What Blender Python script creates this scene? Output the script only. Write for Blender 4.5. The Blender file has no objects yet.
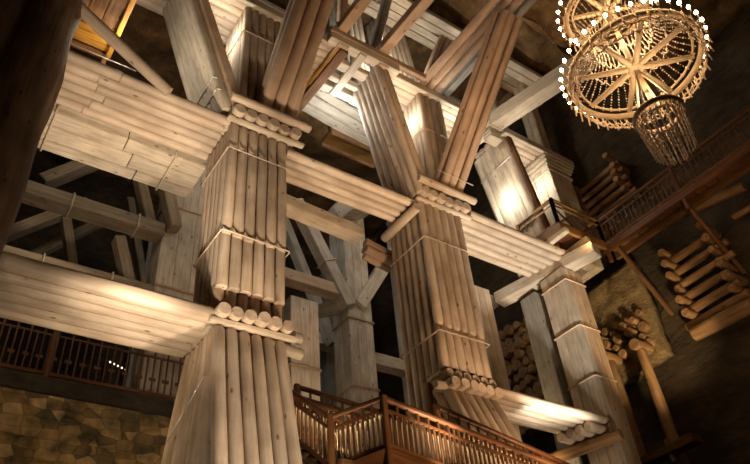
import bpy, bmesh, math, random
from mathutils import Vector, Matrix, Quaternion
random.seed(7)
V = Vector
scn = bpy.context.scene
col = bpy.data.collections.new('mine'); scn.collection.children.link(col)
scn.view_settings.view_transform = 'Standard'
scn.view_settings.look = 'None'
scn.view_settings.exposure = 0.0
scn.view_settings.gamma = 1.0
scn.view_settings.use_curve_mapping = False
FLOOR = -1.7

# ---------------------------------------------------------------- camera
xa = V((1196, -440, -690)).normalized()
za = V((-85, 852, -690)); za = (za - xa * za.dot(xa)).normalized()
ya = za.cross(xa)
cam = bpy.data.objects.new('camera', bpy.data.cameras.new('camera'))
cam.data.sensor_width = 36; cam.data.lens = 690 / 750 * 36
cam.data.clip_start = 0.05; cam.data.clip_end = 200
cam.matrix_world = Matrix(((xa.x, xa.y, xa.z, 0), (ya.x, ya.y, ya.z, 0), (za.x, za.y, za.z, 0), (0, 0, 0, 1)))
col.objects.link(cam); scn.camera = cam

# ---------------------------------------------------------------- materials
def base_mat(name, rough=0.8):
    m = bpy.data.materials.new(name); m.use_nodes = True
    nt = m.node_tree; b = nt.nodes['Principled BSDF']
    b.inputs['Roughness'].default_value = rough
    b.inputs['Specular IOR Level'].default_value = 0.25
    return m, nt, b
def N(nt, t, **k):
    n = nt.nodes.new(t)
    for a, v in k.items():
        if a in n.inputs: n.inputs[a].default_value = v
        else: setattr(n, a, v)
    return n
def ramp(nt, fac, stops):
    r = nt.nodes.new('ShaderNodeValToRGB'); e = r.color_ramp.elements
    e[0].position, e[0].color = stops[0][0], (*stops[0][1], 1)
    e[1].position, e[1].color = stops[-1][0], (*stops[-1][1], 1)
    for p, c in stops[1:-1]:
        x = e.new(p); x.color = (*c, 1)
    nt.links.new(fac, r.inputs['Fac']); return r
def wood(name, dark, mid, light, knots=True, streak=9.0, rough=0.78, bump=0.35, seams=None):
    m, nt, b = base_mat(name, rough); L = nt.links.new
    tc = N(nt, 'ShaderNodeTexCoord'); oi = N(nt, 'ShaderNodeObjectInfo')
    off = N(nt, 'ShaderNodeVectorMath', operation='SCALE'); off.inputs['Scale'].default_value = 37.0
    cmb = N(nt, 'ShaderNodeCombineXYZ')
    for i in 'XYZ': L(oi.outputs['Random'], cmb.inputs[i])
    L(cmb.outputs[0], off.inputs[0])
    add = N(nt, 'ShaderNodeVectorMath', operation='ADD')
    L(tc.outputs['Object'], add.inputs[0]); L(off.outputs[0], add.inputs[1])
    mp = N(nt, 'ShaderNodeMapping'); mp.inputs['Scale'].default_value = (1, 1, 0.09)
    L(add.outputs[0], mp.inputs['Vector'])
    n1 = N(nt, 'ShaderNodeTexNoise', Scale=streak, Detail=6.0, Roughness=0.65)
    L(mp.outputs[0], n1.inputs['Vector'])
    r = ramp(nt, n1.outputs['Fac'], [(0.28, dark), (0.5, mid), (0.72, light)])
    n2 = N(nt, 'ShaderNodeTexNoise', Scale=1.3, Detail=3.0)
    L(add.outputs[0], n2.inputs['Vector'])
    mx = N(nt, 'ShaderNodeMix', data_type='RGBA', blend_type='MULTIPLY'); mx.inputs['Factor'].default_value = 1
    r2 = ramp(nt, n2.outputs['Fac'], [(0.3, (0.72, 0.70, 0.68)), (0.65, (1, 1, 1))])
    L(r.outputs[0], mx.inputs['A']); L(r2.outputs[0], mx.inputs['B'])
    out = mx.outputs['Result']
    hs = N(nt, 'ShaderNodeHueSaturation')
    mr = N(nt, 'ShaderNodeMapRange'); mr.inputs['To Min'].default_value = 0.86; mr.inputs['To Max'].default_value = 1.1
    L(oi.outputs['Random'], mr.inputs['Value']); L(mr.outputs[0], hs.inputs['Value']); L(out, hs.inputs['Color'])
    out = hs.outputs[0]
    if knots:
        mk = N(nt, 'ShaderNodeMapping'); mk.inputs['Scale'].default_value = (3.2, 3.2, 1.5)
        L(add.outputs[0], mk.inputs['Vector'])
        vo = N(nt, 'ShaderNodeTexVoronoi', Scale=1.0); L(mk.outputs[0], vo.inputs['Vector'])
        rk = ramp(nt, vo.outputs['Distance'], [(0.07, (0.30, 0.22, 0.15)), (0.13, (1, 1, 1))])
        m3 = N(nt, 'ShaderNodeMix', data_type='RGBA', blend_type='MULTIPLY'); m3.inputs['Factor'].default_value = 0.8
        L(out, m3.inputs['A']); L(rk.outputs[0], m3.inputs['B']); out = m3.outputs['Result']
    L(out, b.inputs['Base Color'])
    bp = N(nt, 'ShaderNodeBump', Strength=bump, Distance=0.03)
    L(n1.outputs['Fac'], bp.inputs['Height']); L(bp.outputs[0], b.inputs['Normal'])
    return m
M = {}
M['log'] = wood('pale_log', (0.42, 0.31, 0.21), (0.54, 0.42, 0.305), (0.64, 0.53, 0.41), streak=7)
M['plank'] = wood('pale_timber', (0.40, 0.32, 0.22), (0.56, 0.46, 0.34), (0.68, 0.58, 0.45), streak=14)
M['warmlog'] = wood('tan_log', (0.42, 0.28, 0.18), (0.52, 0.36, 0.24), (0.60, 0.43, 0.30), streak=6)
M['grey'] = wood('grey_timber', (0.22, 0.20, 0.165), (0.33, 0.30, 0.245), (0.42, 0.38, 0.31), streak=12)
M['brown'] = wood('brown_timber', (0.07, 0.032, 0.012), (0.16, 0.075, 0.028), (0.26, 0.13, 0.05), knots=False, streak=12)
M['rail'] = wood('rail_wood', (0.065, 0.026, 0.01), (0.125, 0.05, 0.018), (0.19, 0.08, 0.03), knots=False, rough=0.45)
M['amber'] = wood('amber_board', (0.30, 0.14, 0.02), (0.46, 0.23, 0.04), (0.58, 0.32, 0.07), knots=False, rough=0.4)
M['balc'] = wood('amber_lit_board', (0.16, 0.075, 0.022), (0.27, 0.13, 0.04), (0.36, 0.19, 0.065), knots=False, rough=0.45)  # balcony boards, with the amber light on them put into the colour
M['darkamber'] = wood('dark_amber_board', (0.08, 0.035, 0.008), (0.14, 0.068, 0.015), (0.2, 0.1, 0.02), knots=False, rough=0.35)
M['dim'] = wood('shaded_timber', (0.2, 0.145, 0.09), (0.3, 0.225, 0.14), (0.4, 0.305, 0.2))  # timber darkened: the shade of the left bay is put into its colour
M['oldwood'] = wood('old_dark_trunk', (0.06, 0.035, 0.02), (0.13, 0.08, 0.045), (0.20, 0.13, 0.08), streak=5, bump=0.9)
M['walllog'] = wood('wall_log', (0.16, 0.085, 0.035), (0.30, 0.17, 0.075), (0.42, 0.26, 0.13))
def rock(name, a, b_, c, scale=0.5, bump=0.8):
    m, nt, b = base_mat(name, 0.85); L = nt.links.new
    tc = N(nt, 'ShaderNodeTexCoord')
    n1 = N(nt, 'ShaderNodeTexNoise', Scale=scale, Detail=9.0, Roughness=0.68, Distortion=0.6); L(tc.outputs['Object'], n1.inputs['Vector'])
    r = ramp(nt, n1.outputs['Fac'], [(0.32, a), (0.5, b_), (0.7, c)])
    mp = N(nt, 'ShaderNodeMapping'); mp.inputs['Scale'].default_value = (1, 1, 3); mp.inputs['Rotation'].default_value = (0.5, 0.2, 0)
    L(tc.outputs['Object'], mp.inputs['Vector'])
    n2 = N(nt, 'ShaderNodeTexNoise', Scale=scale * 2.6, Detail=8.0, Roughness=0.7); L(mp.outputs[0], n2.inputs['Vector'])
    r2 = ramp(nt, n2.outputs['Fac'], [(0.35, (0.6, 0.6, 0.6)), (0.7, (1.25, 1.2, 1.1))])
    mx = N(nt, 'ShaderNodeMix', data_type='RGBA', blend_type='MULTIPLY'); mx.inputs['Factor'].default_value = 1
    L(r.outputs[0], mx.inputs['A']); L(r2.outputs[0], mx.inputs['B']); L(mx.outputs['Result'], b.inputs['Base Color'])
    bp = N(nt, 'ShaderNodeBump', Strength=bump, Distance=0.25); L(n2.outputs['Fac'], bp.inputs['Height']); L(bp.outputs[0], b.inputs['Normal'])
    return m
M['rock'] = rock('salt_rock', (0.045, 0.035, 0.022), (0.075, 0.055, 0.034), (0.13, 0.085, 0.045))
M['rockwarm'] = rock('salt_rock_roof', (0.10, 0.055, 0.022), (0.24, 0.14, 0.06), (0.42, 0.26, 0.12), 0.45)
def masonry():
    m, nt, b = base_mat('rubble_masonry', 0.85); L = nt.links.new
    tc = N(nt, 'ShaderNodeTexCoord'); mp = N(nt, 'ShaderNodeMapping'); mp.inputs['Rotation'].default_value = (math.pi / 2, 0, 0)
    L(tc.outputs['Object'], mp.inputs['Vector'])
    ns = N(nt, 'ShaderNodeTexNoise', Scale=1.3, Detail=4.0); L(mp.outputs[0], ns.inputs['Vector'])
    ad = N(nt, 'ShaderNodeMix', data_type='VECTOR'); ad.inputs['Factor'].default_value = 0.12
    L(mp.outputs[0], ad.inputs['A']); L(ns.outputs['Color'], ad.inputs['B'])
    mp2 = N(nt, 'ShaderNodeMapping'); mp2.inputs['Scale'].default_value = (1.0, 1.9, 1.0); L(ad.outputs['Result'], mp2.inputs['Vector'])
    vo = N(nt, 'ShaderNodeTexVoronoi', Scale=2.3); vo.inputs['Randomness'].default_value = 0.5; L(mp2.outputs[0], vo.inputs['Vector'])
    ve = N(nt, 'ShaderNodeTexVoronoi', Scale=2.3, feature='DISTANCE_TO_EDGE'); ve.inputs['Randomness'].default_value = 0.5; L(mp2.outputs[0], ve.inputs['Vector'])
    sx = N(nt, 'ShaderNodeSeparateColor'); L(vo.outputs['Color'], sx.inputs[0])
    rc = ramp(nt, sx.outputs[0], [(0.0, (0.10, 0.085, 0.05)), (0.4, (0.22, 0.15, 0.065)), (0.8, (0.34, 0.24, 0.11)), (1.0, (0.42, 0.30, 0.16))])
    re = ramp(nt, ve.outputs['Distance'], [(0.0, (0.6, 0.56, 0.5)), (0.06, (1, 1, 1))])
    br = N(nt, 'ShaderNodeMix', data_type='RGBA', blend_type='MULTIPLY'); br.inputs['Factor'].default_value = 1
    L(rc.outputs[0], br.inputs['A']); L(re.outputs[0], br.inputs['B'])
    n2 = N(nt, 'ShaderNodeTexNoise', Scale=2.2, Detail=6.0); L(tc.outputs['Object'], n2.inputs['Vector'])
    r2 = ramp(nt, n2.outputs['Fac'], [(0.3, (0.35, 0.38, 0.4)), (0.65, (1.5, 1.4, 1.2))])
    mx = N(nt, 'ShaderNodeMix', data_type='RGBA', blend_type='MULTIPLY'); mx.inputs['Factor'].default_value = 1
    L(br.outputs['Result'], mx.inputs['A']); L(r2.outputs[0], mx.inputs['B']); L(mx.outputs['Result'], b.inputs['Base Color'])
    bp = N(nt, 'ShaderNodeBump', Strength=0.8, Distance=0.08); L(n2.outputs['Fac'], bp.inputs['Height']); L(bp.outputs[0], b.inputs['Normal'])
    return m
M['masonry'] = masonry()
def plain(name, c, rough=0.5, metal=0.0, emit=0.0, ecol=None):
    m, nt, b = base_mat(name, rough)
    ns = N(nt, 'ShaderNodeTexNoise', Scale=9.0, Detail=3.0)
    r = ramp(nt, ns.outputs['Fac'], [(0.3, tuple(x * 0.8 for x in c)), (0.7, tuple(min(1, x * 1.15) for x in c))])
    nt.links.new(r.outputs[0], b.inputs['Base Color'])
    b.inputs['Metallic'].default_value = metal
    if emit:
        b.inputs['Emission Color'].default_value = (*(ecol or c), 1); b.inputs['Emission Strength'].default_value = emit
    return m
M['strap'] = plain('pale_strap', (0.50, 0.40, 0.29), 0.6)
M['wire'] = plain('steel_cable', (0.75, 0.72, 0.66), 0.35, 0.6)
M['iron'] = plain('painted_iron_ring', (0.50, 0.36, 0.22), 0.5)
M['crystal'] = plain('salt_crystal', (0.62, 0.47, 0.32), 0.3)
M['bulb'] = plain('lit_bulb', (1, 0.8, 0.55), 0.4, 0, 45.0, (1, 0.72, 0.42))
M['led'] = plain('lit_led', (1, 0.9, 0.8), 0.4, 0, 2.2, (1, 0.82, 0.62))
M['candle'] = plain('candle_sleeve', (0.8, 0.55, 0.3), 0.5)

# ---------------------------------------------------------------- things and parts
def thing(name, label, cat, loc, group=None):
    o = bpy.data.objects.new(name, None); col.objects.link(o)
    o.empty_display_size = 0.2
    o.location = loc; o['label'] = label; o['category'] = cat
    if group: o['group'] = group
    return o
def link(name, bm, mat, parent=None, loc=(0, 0, 0), quat=None, smooth=True):
    me = bpy.data.meshes.new(name)
    bmesh.ops.recalc_face_normals(bm, faces=bm.faces)
    if smooth:
        for f in bm.faces: f.smooth = len(f.verts) <= 4
    bm.to_mesh(me); bm.free(); me.materials.append(mat)
    o = bpy.data.objects.new(name, me); col.objects.link(o)
    loc = V(loc)
    if parent: o.parent = parent; loc = loc - parent.location
    o.location = loc
    if quat: o.rotation_mode = 'QUATERNION'; o.rotation_quaternion = quat
    return o
def tag(o, label, cat, group=None):
    o['label'] = label; o['category'] = cat
    if group: o['group'] = group
    return o
def frame(axis, up):
    z = axis.normalized(); x = up - z * up.dot(z); x.normalize(); y = z.cross(x)
    return Matrix((x, y, z)).transposed().to_quaternion()
# a hewn log: n = superellipse power (2 round, larger flatter), nose = rounded tip lengths
def log(parent, p0, p1, r0, r1=None, n=2.4, nose=(0.02, 0.02), mat='log', name='log', up=V((0, 1, 0)), seg=14, wob=0.05):
    p0 = V(p0); p1 = V(p1); r1 = r1 or r0
    ax = p1 - p0; Ln = ax.length
    if abs(ax.normalized().dot(up)) > 0.9: up = V((1, 0, 0))
    q = frame(ax, up)
    zs = [0.0, nose[0] * 0.3, nose[0]] ; k = max(2, int(Ln / 0.8))
    for i in range(1, k): zs.append(nose[0] + (Ln - nose[0] - nose[1]) * i / k)
    zs += [Ln - nose[1], Ln - nose[1] * 0.3, Ln]
    sc = [0.55 if nose[0] > 0.05 else 0.9, 0.82 if nose[0] > 0.05 else 0.97, 1.0] + [1.0] * (len(zs) - 6) + [1.0, 0.82 if nose[1] > 0.05 else 0.97, 0.55 if nose[1] > 0.05 else 0.9]
    bm = bmesh.new(); rings = []
    ph = random.random() * 9; bx, by = random.uniform(-1, 1), random.uniform(-1, 1)
    for z, s in zip(zs, sc):
        r = (r0 + (r1 - r0) * z / Ln) * s * (1 + wob * 0.5 * math.sin(z * 1.9 + ph))
        cx = bx * wob * 0.25 * r0 * math.sin(z * 0.9 + ph); cy = by * wob * 0.25 * r0 * math.cos(z * 1.1 + ph)
        ring = []
        for i in range(seg):
            a = 2 * math.pi * (i + 0.5) / seg; c, s_ = math.cos(a), math.sin(a)
            rr = r / (abs(c) ** n + abs(s_) ** n) ** (1 / n) * (1 + wob * 0.25 * math.sin(3 * a + ph + z))
            ring.append(bm.verts.new((cx + rr * c, cy + rr * s_, z)))
        rings.append(ring)
    for a, b in zip(rings, rings[1:]):
        for i in range(seg): bm.faces.new((a[i], a[(i + 1) % seg], b[(i + 1) % seg], b[i]))
    bm.faces.new(rings[0][::-1]); bm.faces.new(rings[-1])
    return link(name, bm, M[mat], parent, p0, q)
# a sawn timber with bevelled arrises: section w along u and h along the other normal
def timber(parent, p0, p1, w, h, mat='plank', name='timber', u=V((0, 1, 0)), bev=0.02):
    p0 = V(p0); p1 = V(p1); ax = p1 - p0
    if abs(ax.normalized().dot(u)) > 0.95: u = V((1, 0, 0))
    q = frame(ax, u); bm = bmesh.new()
    bmesh.ops.create_cube(bm, size=1)
    bmesh.ops.scale(bm, vec=(w, h, ax.length), verts=bm.verts)
    bmesh.ops.translate(bm, vec=(0, 0, ax.length / 2), verts=bm.verts)
    bmesh.ops.bevel(bm, geom=bm.edges[:], offset=bev, segments=2, affect='EDGES')
    return link(name, bm, M[mat], parent, p0, q, smooth=False)
# a prismatic bundle between two rectangles (corner, U, V at each end): logs along its perimeter, optionally broken into lengths
def bundle(parent, c0, U0, V0, c1, U1, V1, nu, nv, breaks=(), n=2.6, mat='log', nose=0.02, jitter=0.0, sides='fbrl', fill=False, rs=0.5, name='log', backlen=True, gap=0.0, wob=0.05):
    c0, U0, V0, c1, U1, V1 = map(V, (c0, U0, V0, c1, U1, V1))
    for i in range(nu):
        for j in range(nv):
            edge = (j == 0 and 'f' in sides) or (j == nv - 1 and nv > 1 and 'b' in sides) or (i == 0 and 'l' in sides) or (i == nu - 1 and 'r' in sides)
            if not (edge or fill): continue
            fu, fv = (i + 0.5) / nu, (j + 0.5) / nv
            a = c0 + U0 * fu + V0 * fv; b = c1 + U1 * fu + V1 * fv
            r0 = rs * max(U0.length / nu, 0.01); r1 = rs * max(U1.length / nu, 0.01)
            if nv > 1:
                r0 = max(r0, rs * V0.length / nv); r1 = max(r1, rs * V1.length / nv)
            bk = [0.0]
            for t in breaks:
                bk.append(t + (random.uniform(-jitter, jitter)))
            bk.append(1.0)
            for k in range(len(bk) - 1):
                t0, t1 = bk[k], bk[k + 1]
                g = gap if k < len(bk) - 2 else 0
                q0 = a.lerp(b, t0); q1 = a.lerp(b, t1 - g)
                log(parent, q0, q1, r0 + (r1 - r0) * t0, r0 + (r1 - r0) * t1, n=n, mat=mat,
                    nose=(nose if k > 0 else 0.02, nose if k < len(bk) - 2 else 0.02), name=name, up=V0 if V0.length > 0.01 else V((0, 0, 1)), wob=wob)
def tube_bm(pts, r, seg=6, closed=False):
    bm = bmesh.new(); rings = []; n = len(pts)
    for i, p in enumerate(pts):
        a = pts[i - 1] if (i > 0 or closed) else pts[0]; b = pts[(i + 1) % n] if (i < n - 1 or closed) else pts[-1]
        t = (b - a).normalized(); up = V((0, 0, 1)) if abs(t.z) < 0.9 else V((1, 0, 0))
        x = t.cross(up).normalized(); y = t.cross(x)
        rings.append([bm.verts.new(p + x * r * math.cos(2 * math.pi * k / seg) + y * r * math.sin(2 * math.pi * k / seg)) for k in range(seg)])
    m = n if closed else n - 1
    for i in range(m):
        A, B = rings[i], rings[(i + 1) % n]
        for k in range(seg): bm.faces.new((A[k], A[(k + 1) % seg], B[(k + 1) % seg], B[k]))
    if not closed: bm.faces.new(rings[0][::-1]); bm.faces.new(rings[-1])
    return bm
def loop(parent, corners, r=0.025, mat='strap', name='strap'):
    pts = []; cs = [V(c) - parent.location for c in corners]
    for i, c in enumerate(cs):
        d = cs[(i + 1) % len(cs)]
        pts += [c.lerp(d, t) for t in (0.02, 0.5, 0.98)]
    o = link(name, tube_bm(pts, r, 6, True), M[mat], parent, parent.location); return o
def cable(parent, a, b, r=0.015, mat='wire', name='cable'):
    o = link(name, tube_bm([V(a), V(a).lerp(V(b), 0.5), V(b)], r, 6), M[mat], parent); o.location = -parent.location if parent else (0, 0, 0); return o
def groove_shade(parent, c0, U0, V0, c1, U1, V1, m=0.16):  # dark box added behind the logs so their gaps read as shaded grooves
    bm = bmesh.new(); vs = []
    for c, U, W in ((c0, U0, V0), (c1, U1, V1)):
        c, U, W = V(c), V(U), V(W); u, w_ = U.normalized() * m, W.normalized() * m
        for p in (c + u + w_, c + U - u + w_, c + U - u + W - w_, c + u + W - w_): vs.append(bm.verts.new(p - parent.location))
    for f in ((3, 2, 1, 0), (4, 5, 6, 7), (0, 1, 5, 4), (1, 2, 6, 5), (2, 3, 7, 6), (3, 0, 4, 7)): bm.faces.new([vs[i] for i in f])
    return link('groove_shade', bm, M['brown'], parent, parent.location, smooth=False)
def zloop(parent, x0, x1, y0, y1, z, r=0.025, tilt=0.0, mat='strap'):
    e = 0.03
    loop(parent, [(x0 - e, y0 - e, z), (x1 + e, y0 - e, z + tilt), (x1 + e, y1 + e, z + tilt), (x0 - e, y1 + e, z)], r, mat)

# ================================================================ SETTING
def rocksheet(name, o, u, v, nu, nv, mat, amp=0.35, seed=0, kind='structure'):
    from mathutils import noise
    o, u, v = V(o), V(u), V(v); nrm = u.cross(v).normalized(); bm = bmesh.new(); g = []
    for i in range(nu + 1):
        for j in range(nv + 1):
            p = o + u * (i / nu) + v * (j / nv)
            d = noise.fractal(p * 0.35 + V((seed, 0, 0)), 1.0, 2.0, 4) * amp
            g.append(bm.verts.new(p + nrm * d))
    for i in range(nu):
        for j in range(nv):
            a = i * (nv + 1) + j; bm.faces.new((g[a], g[a + 1], g[a + nv + 2], g[a + nv + 1]))
    ob = link(name, bm, M[mat]); ob['kind'] = kind; return ob
rocksheet('floor', (-9, -4, FLOOR), (31, 0, 0), (0, 35, 0), 30, 34, 'rock', 0.0)
rocksheet('wall_right', (21.5, -4, FLOOR), (0, 35, 0), (0, 0, 31), 90, 80, 'rock', 0.45, 3)
rocksheet('wall_back', (-9, 30.5, FLOOR), (31, 0, 0), (0, 0, 31), 60, 60, 'rock', 0.45, 5)
rocksheet('wall_left', (-8.5, -4, FLOOR), (0, 35, 0), (0, 0, 31), 60, 60, 'rock', 0.4, 8)
rocksheet('wall_front', (-9, -3.8, FLOOR), (31, 0, 0), (0, 0, 31), 30, 30, 'rock', 0.3, 9)
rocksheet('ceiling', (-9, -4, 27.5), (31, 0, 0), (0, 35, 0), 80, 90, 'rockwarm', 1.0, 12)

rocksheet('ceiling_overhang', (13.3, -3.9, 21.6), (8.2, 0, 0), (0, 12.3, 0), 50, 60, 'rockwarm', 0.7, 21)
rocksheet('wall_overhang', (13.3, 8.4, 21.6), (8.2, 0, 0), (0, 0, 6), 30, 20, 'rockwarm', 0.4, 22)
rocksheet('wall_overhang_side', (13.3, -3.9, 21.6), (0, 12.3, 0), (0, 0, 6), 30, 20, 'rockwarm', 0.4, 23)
# rubble masonry gallery wall, left rear
bm = bmesh.new(); bmesh.ops.create_cube(bm, size=1)
bmesh.ops.scale(bm, vec=(14.5, 0.8, 8.55 - FLOOR), verts=bm.verts)
bmesh.ops.translate(bm, vec=(-8.3 + 7.25, 18.4, (8.55 + FLOOR) / 2), verts=bm.verts)
w = link('wall_gallery', bm, M['masonry'], smooth=False); w['kind'] = 'structure'
bm = bmesh.new(); bmesh.ops.create_cube(bm, size=1)
bmesh.ops.scale(bm, vec=(14.5, 2.0, 0.6), verts=bm.verts)
bmesh.ops.translate(bm, vec=(-1.05, 19.2, 8.86), verts=bm.verts)
w = link('floor_gallery', bm, M['rock'], smooth=False); w['kind'] = 'structure'

# ================================================================ MAIN COLUMNS (front row)
X1, X1b, X2, X2b, X3 = 4.75, 6.5, 11.1, 12.88, 17.4
YF, YB = 12.0, 13.6
def col_front(parent, x0, x1, z0, z1, zb, nu, y=YF, nose=0.16, yb=YB, nv=6, side_mat='log', front_mat='log', sz=None):
    sz = z0 if sz is None else sz
    groove_shade(parent, (x0, y if sz == z0 else y + 0.5, sz), (x1 - x0, 0, 0), (0, yb - y - (0 if sz == z0 else 0.5), 0), (x0, y, z1), (x1 - x0, 0, 0), (0, yb - y, 0), 0.2)
    """front logs broken at heights zb with rounded tips that stand proud of the next length down; side logs full height"""
    w_ = (x1 - x0) / nu; r = w_ * 0.5
    zs = [z0] + list(zb) + [z1]
    for i in range(nu):
        x = x0 + w_ * (i + 0.5)
        for k in range(len(zs) - 1):
            a = zs[k] + (random.uniform(-0.06, 0.06) if k else 0) - (0.02 * i if k else 0)
            b = zs[k + 1] + 0.06
            dy = -0.045 * (k % 2)
            log(parent, (x, y + r + dy, a), (x, y + r + dy, b), r * 0.96, r * 0.92, n=2.05, nose=(nose if k else 0.02, 0.02), mat=front_mat, wob=0.09)
    wv = (yb - y - w_) / (nv - 1)
    for j in range(1, nv):
        yy = y + w_ + wv * (j - 0.5)
        log(parent, (x0 + wv / 2, yy, sz if j > 2 else z0), (x0 + wv / 2, yy, z1), wv * 0.475, n=2.3, mat=side_mat)
        log(parent, (x1 - wv / 2, yy, sz if j > 2 else z0), (x1 - wv / 2, yy, z1), wv / 2, n=3.0, mat=side_mat)
    for i in range(1, nu - 1):
        x = x0 + w_ * (i + 0.5)
        log(parent, (x, yb - r, z0), (x, yb - r, z1), r, n=3.0, mat=side_mat)

c1 = thing('timber_column', 'left foreground column of vertical pale logs, middle storey, bound with two thin straps', 'column', (X1, YF, 8.6), 'log columns of the front row')
col_front(c1, X1, X1b, 9.0, 14.3, [10.5, 13.25], 6)
for i in range(6):   # short recessed stubs under the rounded ends
    x = X1 + (X1b - X1) / 6 * (i + 0.5)
    log(c1, (x, YF + 0.30, 8.58), (x, YF + 0.30, 9.1), 0.14, n=2.4, mat='warmlog', name='stub_log')
for j in range(5):
    y = YF + 0.45 + j * 0.27
    log(c1, (X1 + 0.2, y, 8.58), (X1 + 0.2, y, 9.06), 0.13, n=3, name='stub_log')
zloop(c1, X1, X1b, YF - 0.04, YB, 13.27, 0.016)
zloop(c1, X1, X1b, YF - 0.04, YB, 10.5, 0.02, -0.03)

c2 = thing('timber_column', 'right foreground column of slim vertical logs, middle storey, carrying the second log headstock', 'column', (X2, YF, 8.4), 'log columns of the front row')
col_front(c2, X2, X2b, 8.45, 14.2, [9.75], 6, yb=YB + 0.1, nv=6, nose=0.14, sz=FLOOR)
zloop(c2, X2, X2b, YF - 0.04, YB + 0.1, 12.75, 0.014)
zloop(c2, X2, X2b, YF - 0.04, YB + 0.1, 9.5, 0.018)

# headstocks: planks above and below a row of log ends
def headstock(label, x0, x1, y0, y1, z0, z1, n, group='log headstocks on the columns', plank_over=0.14, under=True, top=True):
    t = thing('log_headstock', label, 'headstock', (x0, y0, z0), group)
    h = z1 - z0; ph = 0.10
    ph0 = ph if under else 0.0
    if under:
        timber(t, (x0 - 0.08, y0 + 0.18, z0 + ph / 2), (x1 + 0.16, y0 + 0.14, z0 + ph / 2), 0.18, ph, name='lower_plank')
        timber(t, (x0 - 0.02, y0 + 0.6, z0 + ph / 2), (x1, y0 + 0.6, z0 + ph / 2), 0.4, ph, name='lower_plank')
    zz = z0 + ph0; hh = z1 - zz - (ph if top else 0.0)
    w_ = (x1 - x0) / n
    for i in range(n):
        x = x0 + w_ * (i + 0.5)
        log(t, (x, y0 - random.uniform(0.04, 0.12), zz + w_ * 0.5), (x, y1, zz + w_ * 0.5), w_ * 0.5, n=2.05, name='cross_log', nose=(0.03, 0.02), up=V((0, 0, 1)))
        if hh > 0.42: log(t, (x, y0 + 0.1, zz + hh - w_ * 0.3), (x, y1, zz + hh - w_ * 0.3), w_ * 0.45, n=2.6, name='cross_log', up=V((0, 0, 1)))
    if top:
        log(t, (x0 - plank_over, y0 - 0.12, z1 - 0.1), (x1 + plank_over + 0.1, y0 - 0.12, z1 - 0.1), 0.12, n=2.6, name='upper_log', up=V((0, 0, 1)))
    timber(t, (x0 - 0.1, (y0 + y1) / 2 + 0.15, z1 - ph / 2), (x1 + 0.1, (y0 + y1) / 2 + 0.15, z1 - ph / 2), (y1 - y0) * 0.75, ph, name='upper_plank')
    return t
headstock('upper headstock on the left foreground column, six round log ends under a long plank', X1 - 0.05, X1b + 0.25, 11.72, 13.7, 14.28, 14.95, 6)
headstock('upper headstock on the right foreground column, row of log ends with a slanting beam behind', X2 - 0.02, X2b + 0.18, 11.78, 13.7, 14.22, 14.95, 6)
h3 = headstock('lower headstock of scalloped white log ends atop the splayed left base', X1 - 0.03, X1b + 0.08, 11.85, 13.8, 8.0, 8.52, 6, top=False)
h4 = headstock('lower headstock of white log ends atop the splayed right base by the stair rail', X2, X2b, 11.85, 12.6, 7.8, 8.35, 6, top=False, under=False)
# splintered cross timber ends sticking out beside the headstocks
for par, x, z in ((h3, X1b + 0.02, 7.9), (h3, X1b + 0.02, 8.3)):
    log(par, (x - 0.4, 12.2, z), (x + 0.45, 12.2, z - 0.06), 0.12, n=3.5, name='side_log', nose=(0.02, 0.05))
log(h4, (X2 + 0.3, 12.1, 7.93), (X2 - 0.3, 12.1, 7.9), 0.1, n=3.5, name='side_log')
log(h3, (4.9, 13.0, 8.4), (4.2, 13.0, 8.42), 0.05, n=3, name='side_log')

# splayed bases
b1 = thing('splayed_base', 'left splayed base of thick knotty pale logs widening downward under the scalloped headstock', 'column base', (X1, 9.7, FLOOR), 'splayed log bases')
T = 7.98; dz = T - FLOOR
def base(parent, x0, x1, y0, y1, ztop, sx, sf, sb, nu, nv):
    d = ztop - FLOOR
    bx0, bx1, by0, by1 = x0 - sx * d, x1 + sx * 0.4 * d, y0 - sf * d, y1 + sb * d
    groove_shade(parent, (bx0, by0, FLOOR), (bx1 - bx0, 0, 0), (0, by1 - by0, 0), (x0, y0, ztop), (x1 - x0, 0, 0), (0, y1 - y0, 0), 0.22)
    for i in range(nu):
        f = (i + 0.5) / nu; r1 = (x1 - x0) / nu / 2; r0 = (bx1 - bx0) / nu / 2
        log(parent, (bx0 + (bx1 - bx0) * f, by0 + r0, FLOOR), (x0 + (x1 - x0) * f, y0 + r1, ztop), r0 * 0.95, r1 * 0.95, n=2.05, nose=(0.02, 0.12), wob=0.08)
        log(parent, (bx0 + (bx1 - bx0) * f, by1 - r0, FLOOR), (x0 + (x1 - x0) * f, y1 - r1, ztop), r0, r1, n=2.6)
    for j in range(1, nv - 1):
        f = (j + 0.5) / nv; r1 = (y1 - y0) / nv / 2; r0 = (by1 - by0) / nv / 2
        for sgn, xa_, xb_ in ((1, bx0 + 0.16, x0 + 0.14), (-1, bx1 - 0.16, x1 - 0.14)):
            log(parent, (xa_, by0 + (by1 - by0) * f, FLOOR), (xb_, y0 + (y1 - y0) * f, ztop), r0 * 0.97, r1 * 0.97, n=2.4)
base(b1, X1, X1b, YF, 13.7, T, 0.03, 0.23, 0.26, 6, 7)
cable(b1, (X1 - 0.12, 12.05, 6.7), (X1 - 0.2, 13.6, 5.9), 0.015)
b2 = thing('splayed_base', 'right splayed base of pale logs slanting forward behind the brown stair rail', 'column base', (X2, 8.5, FLOOR), 'splayed log bases')
base(b2, X2, X2b, YF, 12.6, 7.85, 0.0, 0.42, -0.36, 6, 2)

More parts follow.
